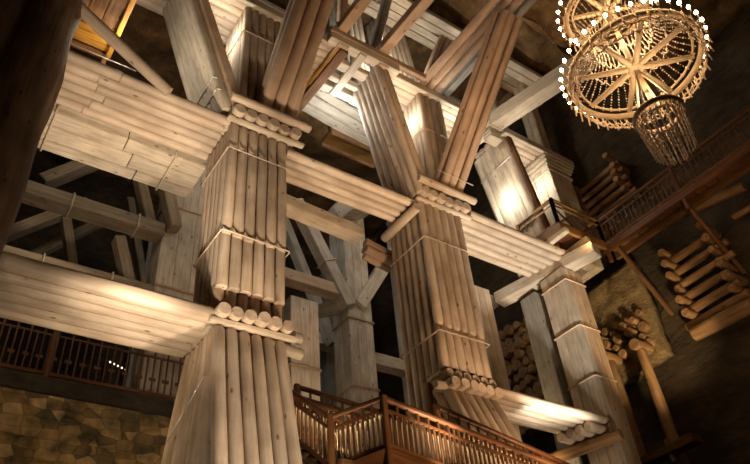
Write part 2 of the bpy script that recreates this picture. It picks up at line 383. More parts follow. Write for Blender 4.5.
# third column: sawn planks
c3 = thing('timber_column', 'tall sawn plank column at far right below the pale cross beam, bound by three straps', 'column', (X3, YF, FLOOR))
for j in range(3):
    timber(c3, (X3 + 0.15, YF + 0.18 + j * 0.37, FLOOR), (X3 + 0.15, YF + 0.18 + j * 0.37, 13.85), 0.36, 0.3, mat='plank', name='plank')
for i in range(2):
    timber(c3, (X3 + 0.48 + i * 0.36, YF + 0.18, FLOOR), (X3 + 0.48 + i * 0.36, YF + 0.18, 13.85), 0.34, 0.34, mat='warmlog', name='plank')
    timber(c3, (X3 + 0.48 + i * 0.36, YF + 0.92, FLOOR), (X3 + 0.48 + i * 0.36, YF + 0.92, 13.85), 0.34, 0.34, mat='warmlog', name='plank')
for z in (13.3, 11.45, 9.6): zloop(c3, X3, X3 + 1.0, YF, YF + 1.1, z, 0.028, mat='warmlog')
c3b = thing('rear_post', 'narrow grey sawn post just left of the far right plank column', 'post', (X3 + 0.1, 13.75, FLOOR))
timber(c3b, (X3 + 0.3, 13.85, FLOOR), (X3 + 0.3, 13.85, 13.7), 0.75, 0.5, mat='grey', name='timber')
t = thing('cross_beam', 'pale squared cross beam resting on the far right plank column', 'beam', (17.4, 13, 13.9))
timber(t, (17.2, 15.0, 14.12), (18.1, 10.9, 14.12), 0.6, 0.44, name='timber', u=V((1, 0, 0)))

# ================================================================ HORIZONTAL LOG DECKS (front row)
def deck(label, x0, x1, y0, y1, z, n, group='log decks spanning between the columns', nn=2.4, breaks=(), mat='log', jitter=0.05, name='log_beam', r=None, overhang=0, ):
    t = thing(name, label, 'beam', (x0, y0, z), group)
    w_ = (y1 - y0) / n; r = r or w_ * (0.46 if nn < 2.2 else 0.5)
    timber(t, (x0, (y0 + y1) / 2, z + 1.35 * r), (x1, (y0 + y1) / 2, z + 1.35 * r), y1 - y0 - 0.16, 0.06, mat='brown', name='groove_shade_board')  # added dark board, stands in for shade between the deck logs
    for j in range(n):
        y = y0 + w_ * (j + 0.5); bk = [0.0] + [b + random.uniform(-jitter, jitter) for b in breaks] + [1.0]
        for k in range(len(bk) - 1):
            xa_ = x0 + (x1 - x0) * bk[k]; xb_ = x0 + (x1 - x0) * bk[k + 1]
            dzz = 0.035 * (k % 2)
            e = random.uniform(0, overhang)
            log(t, (xa_, y, z + r - dzz), (xb_ + (e if k == len(bk) - 2 else 0.03), y, z + r - dzz), r, r, n=nn, mat=mat, up=V((0, 0, 1)), nose=(0.02 if k == 0 else 0.04, 0.04))
    return t
a1 = deck('upper left deck of round pale logs between the dark trunk and left column', 0.2, X1 + 0.02, 11.98, 13.75, 14.3, 6, breaks=(0.33,), jitter=0.09, nn=2.05)
a1b = thing('box_beam', 'flat sawn timber beam with straps tucked behind the upper left log deck', 'beam', (0.2, 13.8, 14.3))
for j, (y, h) in enumerate(((14.05, 0.5), (14.6, 0.55), (15.1, 0.4))):
    timber(a1b, (0.2, y, 14.3), (2.6 + 0.3 * j, y, 14.3), h, 0.34, name='timber', u=V((0, 1, 0)))
    timber(a1b, (2.63 + 0.3 * j, y, 14.31), (X1 + 0.1, y, 14.31), h, 0.32, name='timber', u=V((0, 1, 0)))
for x in (0.75, 3.95):
    loop(a1b, [(x, 13.78, 14.1), (x, 15.33, 14.1), (x, 15.33, 14.5), (x, 13.78, 14.5)], 0.03)
cable(a1b, (0.3, 11.93, 14.66), (2.1, 11.93, 14.64), 0.014)
a2 = deck('upper middle deck of four long slim logs between the two foreground columns', X1b + 0.0, X2 + 0.05, 11.98, 13.15, 13.98, 4, nn=2.05)
a3 = deck('upper right brightly lit deck of five logs running to the far right column', X2b + 0.02, 17.9, 11.98, 13.5, 14.2, 5, overhang=0.5, nn=2.05)
log(a3, (13.2, 11.95, 14.5), (18.3, 11.95, 14.5), 0.12, n=3, up=V((0, 0, 1)))
bl = deck('lower left wide deck of flattened pale logs lit from below, left edge of picture', -0.5, X1 + 0.05, 11.98, 13.95, 8.05, 6, nn=3.6, breaks=())
b3 = deck('lower right deck of pale logs between right base and far right column', X2b + 0.02, 17.55, 11.98, 13.35, 8.0, 5, nn=2.6)
for j in range(4):
    log(b3, (16.6 - 0.05 * j, 12.2 + j * 0.32, 7.86), (17.5, 12.2 + j * 0.32, 7.86), 0.15, n=2.3, up=V((0, 0, 1)), name='short_log')
t = thing('cross_beam', 'round log lying beneath the lower right deck beside the stair', 'beam', (17, 13, 7.6))
log(t, (16.6, 14.6, 7.5), (17.4, 11.7, 7.55), 0.18, n=2.2, mat='walllog')
# y direction log carrying the middle deck at the right column
t = thing('bearer_log', 'short round bearer log at the end of the upper middle log deck', 'log', (X2 - 0.15, 12, 13.8))
log(t, (X2 - 0.16, 13.7, 13.82), (X2 - 0.16, 11.9, 13.82), 0.15, n=2.4, up=V((0, 0, 1)))

# C level decks, z = 20
cL = deck('topmost left deck of pale boards above the left column, lit by a white glare', 1.2, 8.2, 11.95, 13.8, 20.0, 6, nn=3.6, name='top_deck', group='decks at the top of the front row')
cM = deck('topmost middle deck of pale boards above the right column', 10.3, 14.9, 11.95, 13.7, 20.0, 6, nn=3.6, name='top_deck', group='decks at the top of the front row')
cR = deck('topmost right deck of bright boards next to the rock wall', 16.2, 20.2, 11.95, 13.7, 20.0, 6, nn=3.2, name='top_deck', group='decks at the top of the front row')
for t_, xa_, xb_ in ((cL, 1.2, 8.2), (cM, 10.2, 14.9), (cR, 16.2, 20.2)):
    timber(t_, (xa_, 11.88, 20.12), (xb_, 11.88, 20.12), 0.14, 0.34, name='fascia', u=V((0, 1, 0)))
# open grid headstock at the top of the slanting strut
g = thing('grid_headstock', 'open pale timber grid of crossed beams near the top centre', 'headstock', (8.2, 11.7, 20))
for y, w_ in ((11.72, 0.34), (13.55, 0.32)):
    timber(g, (7.9, y, 20.1), (10.8, y, 20.1), w_, 0.34, name='timber')
timber(g, (8.45, 12.45, 20.05), (10.3, 12.45, 20.05), 0.36, 0.28, name='timber')
timber(g, (8.45, 13.05, 20.05), (10.3, 13.05, 20.05), 0.22, 0.28, name='timber')
for x in (8.45, 9.25, 10.15):
    timber(g, (x, 11.6, 19.98), (x, 13.7, 19.98), 0.42 if x != 9.25 else 0.3, 0.22, name='timber', u=V((1, 0, 0)))
timber(g, (7.9, 11.62, 20.42), (12.0, 11.62, 20.42), 0.2, 0.28, mat='warmlog', name='fascia')

# ================================================================ STOREY ABOVE THE HEADSTOCKS
u1 = thing('timber_column', 'upper storey column of dark tan logs behind the left leaning brace, glare on its side', 'column', (4.9, YF, 15.05))
bundle(u1, (4.95, 12.0, 15.06), (1.6, 0, 0), (0, 1.6, 0), (4.95, 12.0, 20.0), (1.6, 0, 0), (0, 1.6, 0), 6, 6, n=2.3)
zloop(u1, 4.95, 6.55, 12.0, 13.6, 18.6, 0.02)
u2 = thing('timber_column', 'slim upper storey column of tan logs above the right column headstock', 'column', (11.9, YF, 15))
bundle(u2, (11.85, 12.0, 14.96), (1.15, 0, 0), (0, 1.3, 0), (11.95, 12.0, 20.0), (1.15, 0, 0), (0, 1.3, 0), 4, 5, n=2.3)
zloop(u2, 11.9, 13.05, 12.0, 13.3, 18.0, 0.02)
u4 = thing('timber_column', 'pale upper column at the far right above the small balcony', 'column', (18.9, YF, 14.5))
for i in range(3):
    for j in range(3):
        if i == 1 and j == 1: continue
        timber(u4, (18.95 + i * 0.42, 12.2 + j * 0.42, 14.6), (18.75 + i * 0.42, 12.2 + j * 0.42, 19.85), 0.42, 0.42, name='timber', u=V((0, 1, 0)))
zloop(u4, 18.6, 19.9, 12.0, 13.3, 19.2, 0.05)
t = thing('box_headstock', 'stepped pale headstock atop the far right upper column', 'headstock', (18.6, 11.8, 19.7))
for k in range(3):
    timber(t, (18.5 - 0.08 * k, 12.7, 19.55 + 0.17 * k), (20.0 + 0.08 * k, 12.7, 19.55 + 0.17 * k), 1.5 + 0.1 * k, 0.16, name='plank')

# slanting side struts (lean in x), shown by their planked side faces
def strut(label, c0, U0, V0, c1, U1, V1, nu, nv, group='slanting log struts', straps=(), mat='log', n=2.4, name='timber_strut', cat='strut', brk=()):
    t = thing(name, label, cat, c0, group)
    if nu > 1 and nv > 1: groove_shade(t, c0, U0, V0, c1, U1, V1, 0.15)
    bundle(t, c0, U0, V0, c1, U1, V1, nu, nv, mat=mat, n=n, breaks=brk)
    c0, U0, V0, c1, U1, V1 = map(V, (c0, U0, V0, c1, U1, V1))
    for s in straps:
        c = c0.lerp(c1, s); u_ = U0.lerp(U1, s); v_ = V0.lerp(V1, s)
        e = 0.02; uu = u_.normalized() * e; vv = v_.normalized() * e
        loop(t, [c - uu - vv, c + u_ + uu - vv, c + u_ + v_ + uu + vv, c + v_ - uu + vv], 0.02, 'wire')
    return t
strut('slanting log strut rising left from the right headstock to the timber grid', (10.95, 11.7, 14.4), (0.55, 0, 0), (0, 1.6, 0), (9.85, 11.7, 20.0), (0.55, 0, 0), (0, 1.6, 0), 2, 6, straps=())
sL = strut('slanting grey strut rising left behind the left column headstock, bound with cables', (4.5, 12.0, 14.75), (0.35, 0, 0), (0, 1.6, 0), (2.75, 12.0, 20.0), (0.35, 0, 0), (0, 1.6, 0), 1, 6, n=4, straps=(0.12, 0.2), mat='plank')
timber(sL, (4.95, 11.95, 14.8), (3.2, 11.95, 20.0), 0.22, 0.3, mat='warmlog', name='edge_timber', u=V((0, 1, 0)))  # front face of the strut, its warm light painted as tan
s3 = strut('broad bright strut with planked face behind the balcony', (17.2, 12.1, 14.5), (0.4, 0, 0), (0, 1.7, 0), (16.2, 12.1, 20.0), (0.4, 0, 0), (0, 1.7, 0), 1, 6, n=4, straps=(0.8,), mat='plank')
timber(s3, (17.5, 12.0, 14.5), (16.5, 12.0, 20.0), 0.16, 0.2, mat='brown', name='edge_timber', u=V((0, 1, 0)))

# knee braces leaning towards the viewer
def knee(label, x0, x1, y0, z0, y1, z1, n, mat='warmlog', dep=0.5, gapx=None):
    t = thing('knee_brace', label, 'brace', (x0, y0, z0), 'knee braces leaning out from the headstocks')
    w_ = (x1 - x0) / n
    for i in range(n):
        x = x0 + w_ * (i + 0.5) + (0.06 if gapx is not None and i >= gapx else 0)
        for j in range(2):
            log(t, (x, y0 + j * 0.3, z0 + j * 0.26), (x, y1 + j * 0.3, z1 + j * 0.26), w_ * 0.5, n=2.3, mat=mat, nose=(0.1, 0.02), up=V((1, 0, 0)))
    return t
k1 = knee('leaning knee brace of three smooth tan logs above the left column', 5.5, 6.65, 12.0, 15.2, 8.3, 19.6, 3)
k2 = knee('long leaning knee brace of three tan logs above the right column', 12.0, 12.85, 12.05, 14.95, 7.55, 19.55, 3, gapx=2)
loop(k2, [(11.95, 11.45, 15.35), (13.15, 11.45, 15.35), (13.15, 11.75, 15.75), (11.95, 11.75, 15.75)], 0.02)

# beams pointing at the viewer at C level
t = thing('cantilever_beam', 'long cantilever beam of three tan logs meeting the right knee brace', 'beam', (11.95, 7, 20.3), 'beams running towards the viewer at the top')
for i in range(3):
    log(t, (12.1 + i * 0.34, 12.6, 20.45), (12.15 + i * 0.34, 6.9, 20.5), 0.16, n=2.05, mat='warmlog', up=V((1, 0, 0)))
timber(t, (13.2, 12.9, 20.55), (13.2, 6.9, 20.6), 0.28, 0.4, mat='grey', name='timber', u=V((1, 0, 0)))
def cbeam(label, p0, p1, w_, h, mat='plank', strapt=None):
    t = thing('cantilever_beam', label, 'beam', p0, 'beams running towards the viewer at the top')
    timber(t, p0, p1, w_, h, mat=mat, name='timber', u=V((1, 0, 0)))
    if strapt is not None:
        c = V(p0).lerp(V(p1), strapt); a = w_ / 2 + 0.02; b = h / 2 + 0.02
        loop(t, [c + V((-a, 0, -b)), c + V((a, 0, -b)), c + V((a, 0, b)), c + V((-a, 0, b))], 0.03)
    return t
cbeam('squared cantilever beam rising from the right end of the timber grid', (10.1, 12.0, 20.75), (10.4, 5.5, 20.9), 0.36, 0.4, 'warmlog', 0.08)
cbeam('squared cantilever beam at the left end of the timber grid', (8.35, 12.0, 20.75), (8.6, 6.5, 20.9), 0.36, 0.4, 'warmlog', 0.08)
cbeam('thick pale cantilever beam reaching toward the chandelier, strapped near its foot', (15.35, 13.2, 20.25), (17.0, 7.0, 20.45), 0.62, 0.62, 'plank', 0.22)
t = cbeam('brown squared cross timber passing behind the left headstock', (8.35, 16.2, 19.9), (8.55, 11.75, 19.9), 0.34, 0.3, 'brown')
timber(t, (8.13, 15.2, 19.95), (8.33, 11.75, 19.95), 0.08, 0.22, mat='amber', name='board', u=V((1, 0, 0)))
t = thing('small_block', 'small white stacked block under the pale cantilever beam', 'block', (15.6, 12.4, 19.6))
for k in range(3): timber(t, (15.35, 12.1, 19.45 + k * 0.14), (15.95, 12.1, 19.45 + k * 0.14), 0.45, 0.12, name='plank')

# storey above level C
def bigstrut(label, p0, p1, wx, wy, nu, nv, mat='log', group='struts of the topmost storey', n=2.8, name='timber_strut'):
    return strut(label, V(p0), V((wx, 0, 0)), V((0, wy, 0)), V(p1), V((wx, 0, 0)), V((0, wy, 0)), nu, nv, mat=mat, n=n, group=group, name=name)
bigstrut('bright column of pale logs above the topmost middle deck', (11.9, 12.9, 20.5), (11.6, 13.2, 26.6), 1.3, 1.1, 5, 4)
bigstrut('thin tan strut leaning right above the right foreground column', (12.25, 12.15, 20.7), (14.6, 12.15, 26.6), 0.8, 0.3, 3, 1, 'warmlog')
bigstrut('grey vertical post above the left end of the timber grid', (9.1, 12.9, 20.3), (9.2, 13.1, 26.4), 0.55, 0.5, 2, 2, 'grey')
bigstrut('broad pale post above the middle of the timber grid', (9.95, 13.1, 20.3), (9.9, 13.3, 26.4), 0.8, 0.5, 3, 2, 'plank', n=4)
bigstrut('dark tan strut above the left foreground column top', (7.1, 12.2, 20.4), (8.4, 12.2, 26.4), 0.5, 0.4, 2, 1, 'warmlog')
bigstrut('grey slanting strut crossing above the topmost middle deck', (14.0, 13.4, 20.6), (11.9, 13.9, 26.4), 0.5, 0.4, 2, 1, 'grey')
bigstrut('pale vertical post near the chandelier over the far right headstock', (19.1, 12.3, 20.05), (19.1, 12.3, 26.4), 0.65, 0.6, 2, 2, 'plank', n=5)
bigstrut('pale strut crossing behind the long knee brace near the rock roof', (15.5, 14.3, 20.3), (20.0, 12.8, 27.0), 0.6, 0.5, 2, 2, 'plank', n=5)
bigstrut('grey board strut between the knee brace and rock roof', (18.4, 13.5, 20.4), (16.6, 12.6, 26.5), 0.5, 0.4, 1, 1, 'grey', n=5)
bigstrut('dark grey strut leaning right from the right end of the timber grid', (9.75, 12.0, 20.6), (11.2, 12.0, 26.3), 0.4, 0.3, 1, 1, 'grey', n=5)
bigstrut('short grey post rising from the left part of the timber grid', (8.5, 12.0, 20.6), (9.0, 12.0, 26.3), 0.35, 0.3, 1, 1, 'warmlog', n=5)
for k, (lab, y, z) in enumerate((('nearer white roof board beam spanning the topmost storey', 11.8, 25.6), ('farther white roof board beam spanning the topmost storey', 15.2, 26.0))):
    t = thing('roof_beam', lab, 'beam', (3, y, z), None)
    for j in range(4):
        timber(t, (2.5, y + j * 0.36, z), (21, y + j * 0.36, z), 0.33, 0.3, name='timber')

# ================================================================ SECOND ROW (y about 18.3) AND THIRD ROW
def boxcol(label, x0, x1, y0, y1, z0, z1, nx, ny, mat='plank', straps=(), group='sawn plank columns of the rear row'):
    t = thing('plank_column', label, 'column', (x0, y0, z0), group)
    wx, wy = (x1 - x0) / nx, (y1 - y0) / ny
    for i in range(nx):
        for j in range(ny):
            if 0 < i < nx - 1 and 0 < j < ny - 1: continue
            cx, cy = x0 + wx * (i + 0.5), y0 + wy * (j + 0.5)
            timber(t, (cx, cy, z0), (cx, cy, z1), wx * 0.99, wy * 0.99, mat=mat, name='plank', u=V((1, 0, 0)), bev=0.015)
    for z in straps: zloop(t, x0, x1, y0, y1, z, 0.04, mat='warmlog')
    return t
boxcol('rear column of wide pale planks seen just left of the left foreground column', 5.2, 6.9, 18.45, 19.5, 9.17, 21, 3, 2, straps=(13.1, 16.5))
boxcol('rear plank column with dark gap beside it, low centre behind the stair', 10.1, 11.25, 18.4, 19.5, FLOOR, 14.2, 3, 2, straps=(11.4, 8.8))
boxcol('rear plank column at centre, bound by two thick bands', 12.5, 13.6, 18.3, 19.4, FLOOR, 20, 3, 2, straps=(13.9, 11.1))
boxcol('rear plank column close behind the left side of the right foreground column', 15.6, 16.7, 18.3, 19.4, FLOOR, 20, 3, 2, straps=(13.4,))
t = boxcol('rear pillar of pale logs just right of the right foreground column', 15.0, 15.9, 14.2, 15.0, FLOOR, 13.7, 3, 2, mat='log', straps=(), group='sawn plank columns of the rear row')
def rbeam(label, p0, p1, w_, h, mat='plank', straps=(), group='squared beams of the rear rows', name='rear_beam'):
    t = thing(name, label, 'beam', p0, group)
    ax = V(p1) - V(p0)
    u = V((1, 0, 0)) if abs(ax.normalized().y) > 0.6 else V((0, 1, 0))
    timber(t, p0, p1, w_, h, mat=mat, name='timber', u=u)
    for s in straps:
        c = V(p0).lerp(V(p1), s); d = u; o2 = ax.normalized().cross(d).normalized()
        a, b = w_ / 2 + 0.03, h / 2 + 0.03
        loop(t, [c - d * a - o2 * b, c + d * a - o2 * b, c + d * a + o2 * b, c - d * a + o2 * b], 0.03)
    return t
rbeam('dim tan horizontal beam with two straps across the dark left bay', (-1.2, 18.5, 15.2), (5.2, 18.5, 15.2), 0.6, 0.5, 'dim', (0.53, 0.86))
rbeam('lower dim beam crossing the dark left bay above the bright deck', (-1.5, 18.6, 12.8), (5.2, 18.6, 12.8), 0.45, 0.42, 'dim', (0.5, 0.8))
rbeam('squared pale beam ending short just under the upper middle log deck', (6.4, 14.2, 14.3), (10.35, 14.2, 14.05), 0.55, 0.4, 'plank')
rbeam('dark tan beam behind the left column pointing at the rear centre column', (8.0, 18.5, 15.0), (12.5, 18.5, 15.0), 0.5, 0.5, 'warmlog')
t = thing('bearer_log', 'bundle of log stubs poking left from behind the right foreground column', 'log', (11, 14.1, 13.5))
for j in range(2):
    for k in range(2):
        log(t, (11.6, 14.1 + 0.3 * j, 13.3 + k * 0.26), (10.45 + 0.15 * j, 14.1 + 0.3 * j, 13.5 + k * 0.26), 0.15, n=2.2, mat='warmlog', up=V((0, 0, 1)))
rbeam('pale cross beam joining the two rear plank columns at centre', (11.0, 20.5, 14.6), (12.6, 18.6, 14.6), 0.45, 0.4, 'plank')
rbeam('lower pale cross beam between rear centre columns', (9.8, 24, 16.4), (16, 24, 16.4), 0.6, 0.6, 'plank')
rbeam('rear cross beam right of the centre plank column', (13.6, 18.8, 12.6), (16, 18.8, 12.6), 0.5, 0.5, 'plank')
rbeam('grey strapped rear beam under the upper right log deck', (13.2, 15.4, 14.1), (17.2, 15.4, 14.1), 0.7, 0.45, 'grey', (0.6,))
# diagonals
DG = 'diagonal struts of the rear rows'
def diag(label, p0, p1, w_=0.42, h=0.42, mat='plank', straps=()):
    return rbeam(label, p0, p1, w_, h, mat, straps, DG, 'rear_strut')
diag('bright bluish diagonal strut falling right to the rear centre column', (10.3, 18.4, 18.8), (12.6, 18.4, 14.4), 0.5, 0.5, 'plank', (0.6,))
diag('short diagonal strut rising right from the rear centre column', (13.0, 18.4, 14.5), (15.3, 18.4, 18.3), 0.55, 0.5, 'plank')
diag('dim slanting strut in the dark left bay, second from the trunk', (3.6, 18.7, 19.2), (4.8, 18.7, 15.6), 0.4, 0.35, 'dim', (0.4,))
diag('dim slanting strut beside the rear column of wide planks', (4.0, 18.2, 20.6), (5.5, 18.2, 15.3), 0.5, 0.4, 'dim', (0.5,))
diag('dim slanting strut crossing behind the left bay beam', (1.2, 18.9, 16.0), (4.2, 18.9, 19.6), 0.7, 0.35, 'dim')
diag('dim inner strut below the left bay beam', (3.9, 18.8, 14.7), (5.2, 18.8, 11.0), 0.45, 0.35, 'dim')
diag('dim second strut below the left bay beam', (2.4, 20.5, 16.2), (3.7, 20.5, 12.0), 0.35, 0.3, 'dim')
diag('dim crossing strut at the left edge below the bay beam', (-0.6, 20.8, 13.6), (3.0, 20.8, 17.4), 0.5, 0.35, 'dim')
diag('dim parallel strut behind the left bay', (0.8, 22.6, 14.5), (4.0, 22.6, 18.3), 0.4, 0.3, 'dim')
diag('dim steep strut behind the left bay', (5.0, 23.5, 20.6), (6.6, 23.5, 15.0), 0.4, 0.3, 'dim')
diag('pale rear strut leaning left behind the centre bay', (12.0, 23.6, 20.4), (9.9, 23.6, 15.0), 0.45, 0.4, 'plank')
diag('pale rear strut leaning right behind the centre bay', (12.3, 23.4, 22.6), (15.0, 23.4, 16.0), 0.5, 0.4, 'plank')
boxcol('deep rear column of pale planks seen in the gap right of the left column', 11.2, 12.6, 24.6, 25.6, FLOOR, 21, 3, 2, straps=(18.6,), mat='grey')
boxcol('deep rear column of pale planks behind the centre column', 15.4, 16.8, 24.6, 25.6, FLOOR, 21, 3, 2, straps=(18.9,), mat='grey')
boxcol('deep rear column of pale planks behind the left bay', 6.4, 7.8, 24.6, 25.6, FLOOR, 21, 3, 2, straps=(18,), mat='grey')
boxcol('deep rear column near the dark trunk', -0.6, 0.8, 24.6, 25.6, FLOOR, 21, 3, 2, straps=(18,), mat='grey')
# blue-white planked beams high in the centre, and the brown panelled soffit under them
t = thing('soffit_beam', 'bluish white planked soffit beam high between the two columns', 'beam', (7.6, 13.9, 20.6))
for j in range(3):
    timber(t, (6.4, 14.1 + j * 0.4, 20.9 - j * 0.1), (12.9, 14.5 + j * 0.4, 20.3 - j * 0.1), 0.36, 0.24, mat='plank', name='plank')
t = thing('panelled_box', 'dark amber panelled wooden box under the bluish soffit', 'panel box', (9.4, 15.3, 19.2))
timber(t, (10.2, 15.7, 20.15), (12.7, 15.7, 20.15), 0.6, 0.25, mat='darkamber', name='bottom_board')
timber(t, (10.2, 15.35, 20.15), (12.7, 15.35, 20.15), 0.1, 0.5, mat='brown', name='front_board')
timber(t, (10.2, 16.05, 20.05), (12.7, 16.05, 20.05), 0.12, 0.35, mat='brown', name='back_board')
for x in (10.4, 12.4):
    timber(t, (x, 15.7, 20.25), (x, 15.7, 26.4), 0.16, 0.16, mat='darkamber', name='hanger')
diag('short pale sawn timber end low in the centre gap by the slanting strut', (13.6, 18.2, 19.6), (11.8, 17.2, 18.2), 0.7, 0.6, 'plank')

# left: amber and brown platform above the upper left deck
t = thing('wooden_platform', 'brown boarded platform with amber edge boards above the upper left deck', 'platform', (0, 11.5, 17))
for i in range(5):
    timber(t, (-0.4 + i * 0.42, 10.9, 17.05), (-0.4 + i * 0.42, 12.95, 17.05), 0.4, 0.08, mat='brown', name='board', u=V((1, 0, 0)), bev=0.008)
for i in range(3):
    timber(t, (-0.6, 13.1 + i * 0.22, 17.05), (1.5, 13.1 + i * 0.22, 17.05), 0.2, 0.08, mat='amber', name='lit_board', bev=0.008)  # farther boards of the same soffit, amber light painted into their colour
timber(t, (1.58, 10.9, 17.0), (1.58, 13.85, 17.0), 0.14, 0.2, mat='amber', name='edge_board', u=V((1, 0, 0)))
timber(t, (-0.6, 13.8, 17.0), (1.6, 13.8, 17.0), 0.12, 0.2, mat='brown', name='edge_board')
timber(t, (1.5, 13.75, 14.6), (1.5, 13.75, 17.0), 0.12, 0.12, mat='brown', name='post')
timber(t, (-0.3, 13.75, 14.6), (-0.3, 13.75, 17.0), 0.12, 0.12, mat='brown', name='post')
t = thing('strut_log', 'thin pale log slanting from the dark trunk down to the upper left deck', 'strut', (0.3, 11.85, 16))
log(t, (-0.3, 11.75, 16.35), (2.95, 11.75, 14.15), 0.16, 0.14, n=2.3)

# the dark near trunk
t = thing('dark_trunk', 'dark rough vertical trunk pillar filling the left edge', 'pillar', (-0.8, 11.9, FLOOR))
for i, (x, r) in enumerate(((-0.06, 0.6), (-1.1, 0.5), (-1.9, 0.45))):
    log(t, (x, 12.0 + 0.15 * i, FLOOR), (x + 0.0, 12.0 + 0.15 * i, 27), r, r * 0.98, n=2.6, mat='oldwood', wob=0.14, seg=18)

# ================================================================ RAILINGS
def railing(label, p0, p1, h=1.1, nb=20, mat='rail', group=None, posts=(True, True), name='railing', lit=False, post_h=None, base_drop=0.12, motif=True, foot=None, posts_down=0.0):
    p0, p1 = V(p0), V(p1); t = thing(name, label, 'railing', p0, group); d = p1 - p0
    up = V((0, 0, 1)); side = d.cross(up).normalized()
    log(t, p0 + up * h, p1 + up * h, 0.055, n=4, mat=mat, name='handrail', up=side, seg=12)
    timber(t, p0 + up * (h - 0.24), p1 + up * (h - 0.24), 0.05, 0.06, mat=mat, name='mid_rail', u=side, bev=0.008)
    timber(t, p0 + up * 0.1, p1 + up * 0.1, 0.06, 0.1, mat=mat, name='bottom_rail', u=side, bev=0.01)
    for i in range(nb):
        c = p0 + d * ((i + 0.5) / nb)
        timber(t, c + up * 0.1, c + up * (h - 0.24), 0.045, 0.045, mat=mat, name='baluster', u=side, bev=0.008)
        if motif and i % 2 == 0:
            dd = d * (0.5 / nb)
            timber(t, c + up * (h - 0.22), c + up * h, 0.05, 0.05, mat=mat, name='spindle', u=side, bev=0.008)
            if motif == 2: timber(t, c - dd + up * 0.55, c + dd + up * 0.55, 0.03, 0.1, mat=mat, name='cross_block', u=side, bev=0.005)
    for k, (c, on) in enumerate(zip((p0, p1), posts)):
        if on:
            timber(t, c - up * (0.15 + posts_down), c + up * ((post_h or h) + 0.06), 0.13, 0.13, mat=mat, name='newel_post', u=side, bev=0.015)
    if lit:
        n_ = side if side.y > 0 or (abs(side.y) < 0.3 and side.x > 0) else -side
        for i in range(nb):
            c = p0 + d * ((i + 1.0) / nb) + n_ * 0.13
            if i < nb - 1: timber(t, c + up * 0.1, c + up * (h - 0.3), 0.045, 0.03, mat='plank', name='inner_slat', u=side, bev=0.005)
        L_ = bpy.data.lights.new('rail_lamp', 'AREA'); L_.shape = 'RECTANGLE'; L_.size = d.length * 0.96; L_.size_y = 0.025
        L_.energy = 1.6 * d.length; L_.color = (1.0, 0.78, 0.42)
        o = bpy.data.objects.new('rail_lamp', L_); col.objects.link(o)
        x = d.normalized(); z = (up - x * up.dot(x)).normalized(); y = z.cross(x)
        o.matrix_world = Matrix.Translation(p0 + d * 0.5 + up * (h - 0.27) + n_ * 0.06) @ Matrix((x, y, z)).transposed().to_4x4()
    return t
SG = 'railings of the wooden stair'
K = V((7.9, 10.5, 5.12)); K2 = V((6.95, 11.05, 4.75)); K3 = V((6.75, 12.95, 6.35)); K4 = V((14.2, 10.5, 4.18))
railing('front stair railing descending right from the tall corner newel', K, K4, 1.1, 48, lit=0.05, group=SG, posts=(True, True), posts_down=1.2)
railing('short stair railing between the corner newel and the left newel', K2, K, 1.1, 11, lit=0.05, group=SG, posts=(True, False), posts_down=1.2)
railing('left stair railing climbing away beside the left splayed base', K3, K2, 1.1, 13, group=SG, posts=(False, False), lit=0.04)
railing('inner stair railing behind, lit by small lamps, above the left flight', V((7.4, 13.2, 6.5)), V((10.3, 12.6, 5.9)), 1.1, 22, group=SG, posts=(True, False), lit=-0.05)
railing('second inner stair railing running behind toward the corner', V((7.4, 13.2, 6.35)), V((8.4, 11.8, 5.35)), 1.0, 11, group=SG, posts=(False, False), lit=0.05)
railing('far stair railing sloping right in front of the right splayed base', V((9.7, 10.95, 5.49)), V((14.4, 10.95, 4.58)), 1.1, 34, group=SG, posts=(True, True), lit=0.05)
# stair flights: treads and string boards
t = thing('wooden_stair', 'brown wooden stair landing and flights inside the railings at bottom centre', 'stair', (8, 11.5, 4))
timber(t, (7.0, 11.6, 4.9), (9.4, 11.6, 4.9), 1.6, 0.12, mat='brown', name='landing')
timber(t, K - V((0, 0, 0.12)), K4 - V((0, 0, 0.12)), 0.08, 0.36, mat='rail', name='string_board')
timber(t, K2 - V((0, 0, 0.12)), K - V((0, 0, 0.12)), 0.08, 0.36, mat='rail', name='string_board')
timber(t, K3 - V((0, 0, 0.15)), K2 - V((0, 0, 0.15)), 0.08, 0.36, mat='rail', name='string_board')
for i in range(14):
    f = (i + 0.5) / 14; c = K.lerp(K4, f)
    timber(t, c + V((0.1, 0.02, -0.05)), c + V((0.1, 0.44, -0.05)), 0.3, 0.05, mat='brown', name='tread', u=V((1, 0, 0)), bev=0.006)
for i in range(8):
    f = (i + 0.5) / 8; c = K3.lerp(K2, f)
    timber(t, c + V((0.05, 0, -0.1)), c + V((0.75, 0, -0.1)), 0.28, 0.05, mat='brown', name='tread', u=V((0, 1, 0)), bev=0.006)
for x, y in ((7.2, 12.0), (9.3, 12.0), (7.9, 10.7), (11.0, 10.7), (14.0, 10.75)):
    timber(t, (x, y, FLOOR), (x, y, 4.7 if x < 10 else 4.3), 0.2, 0.2, mat='brown', name='post')
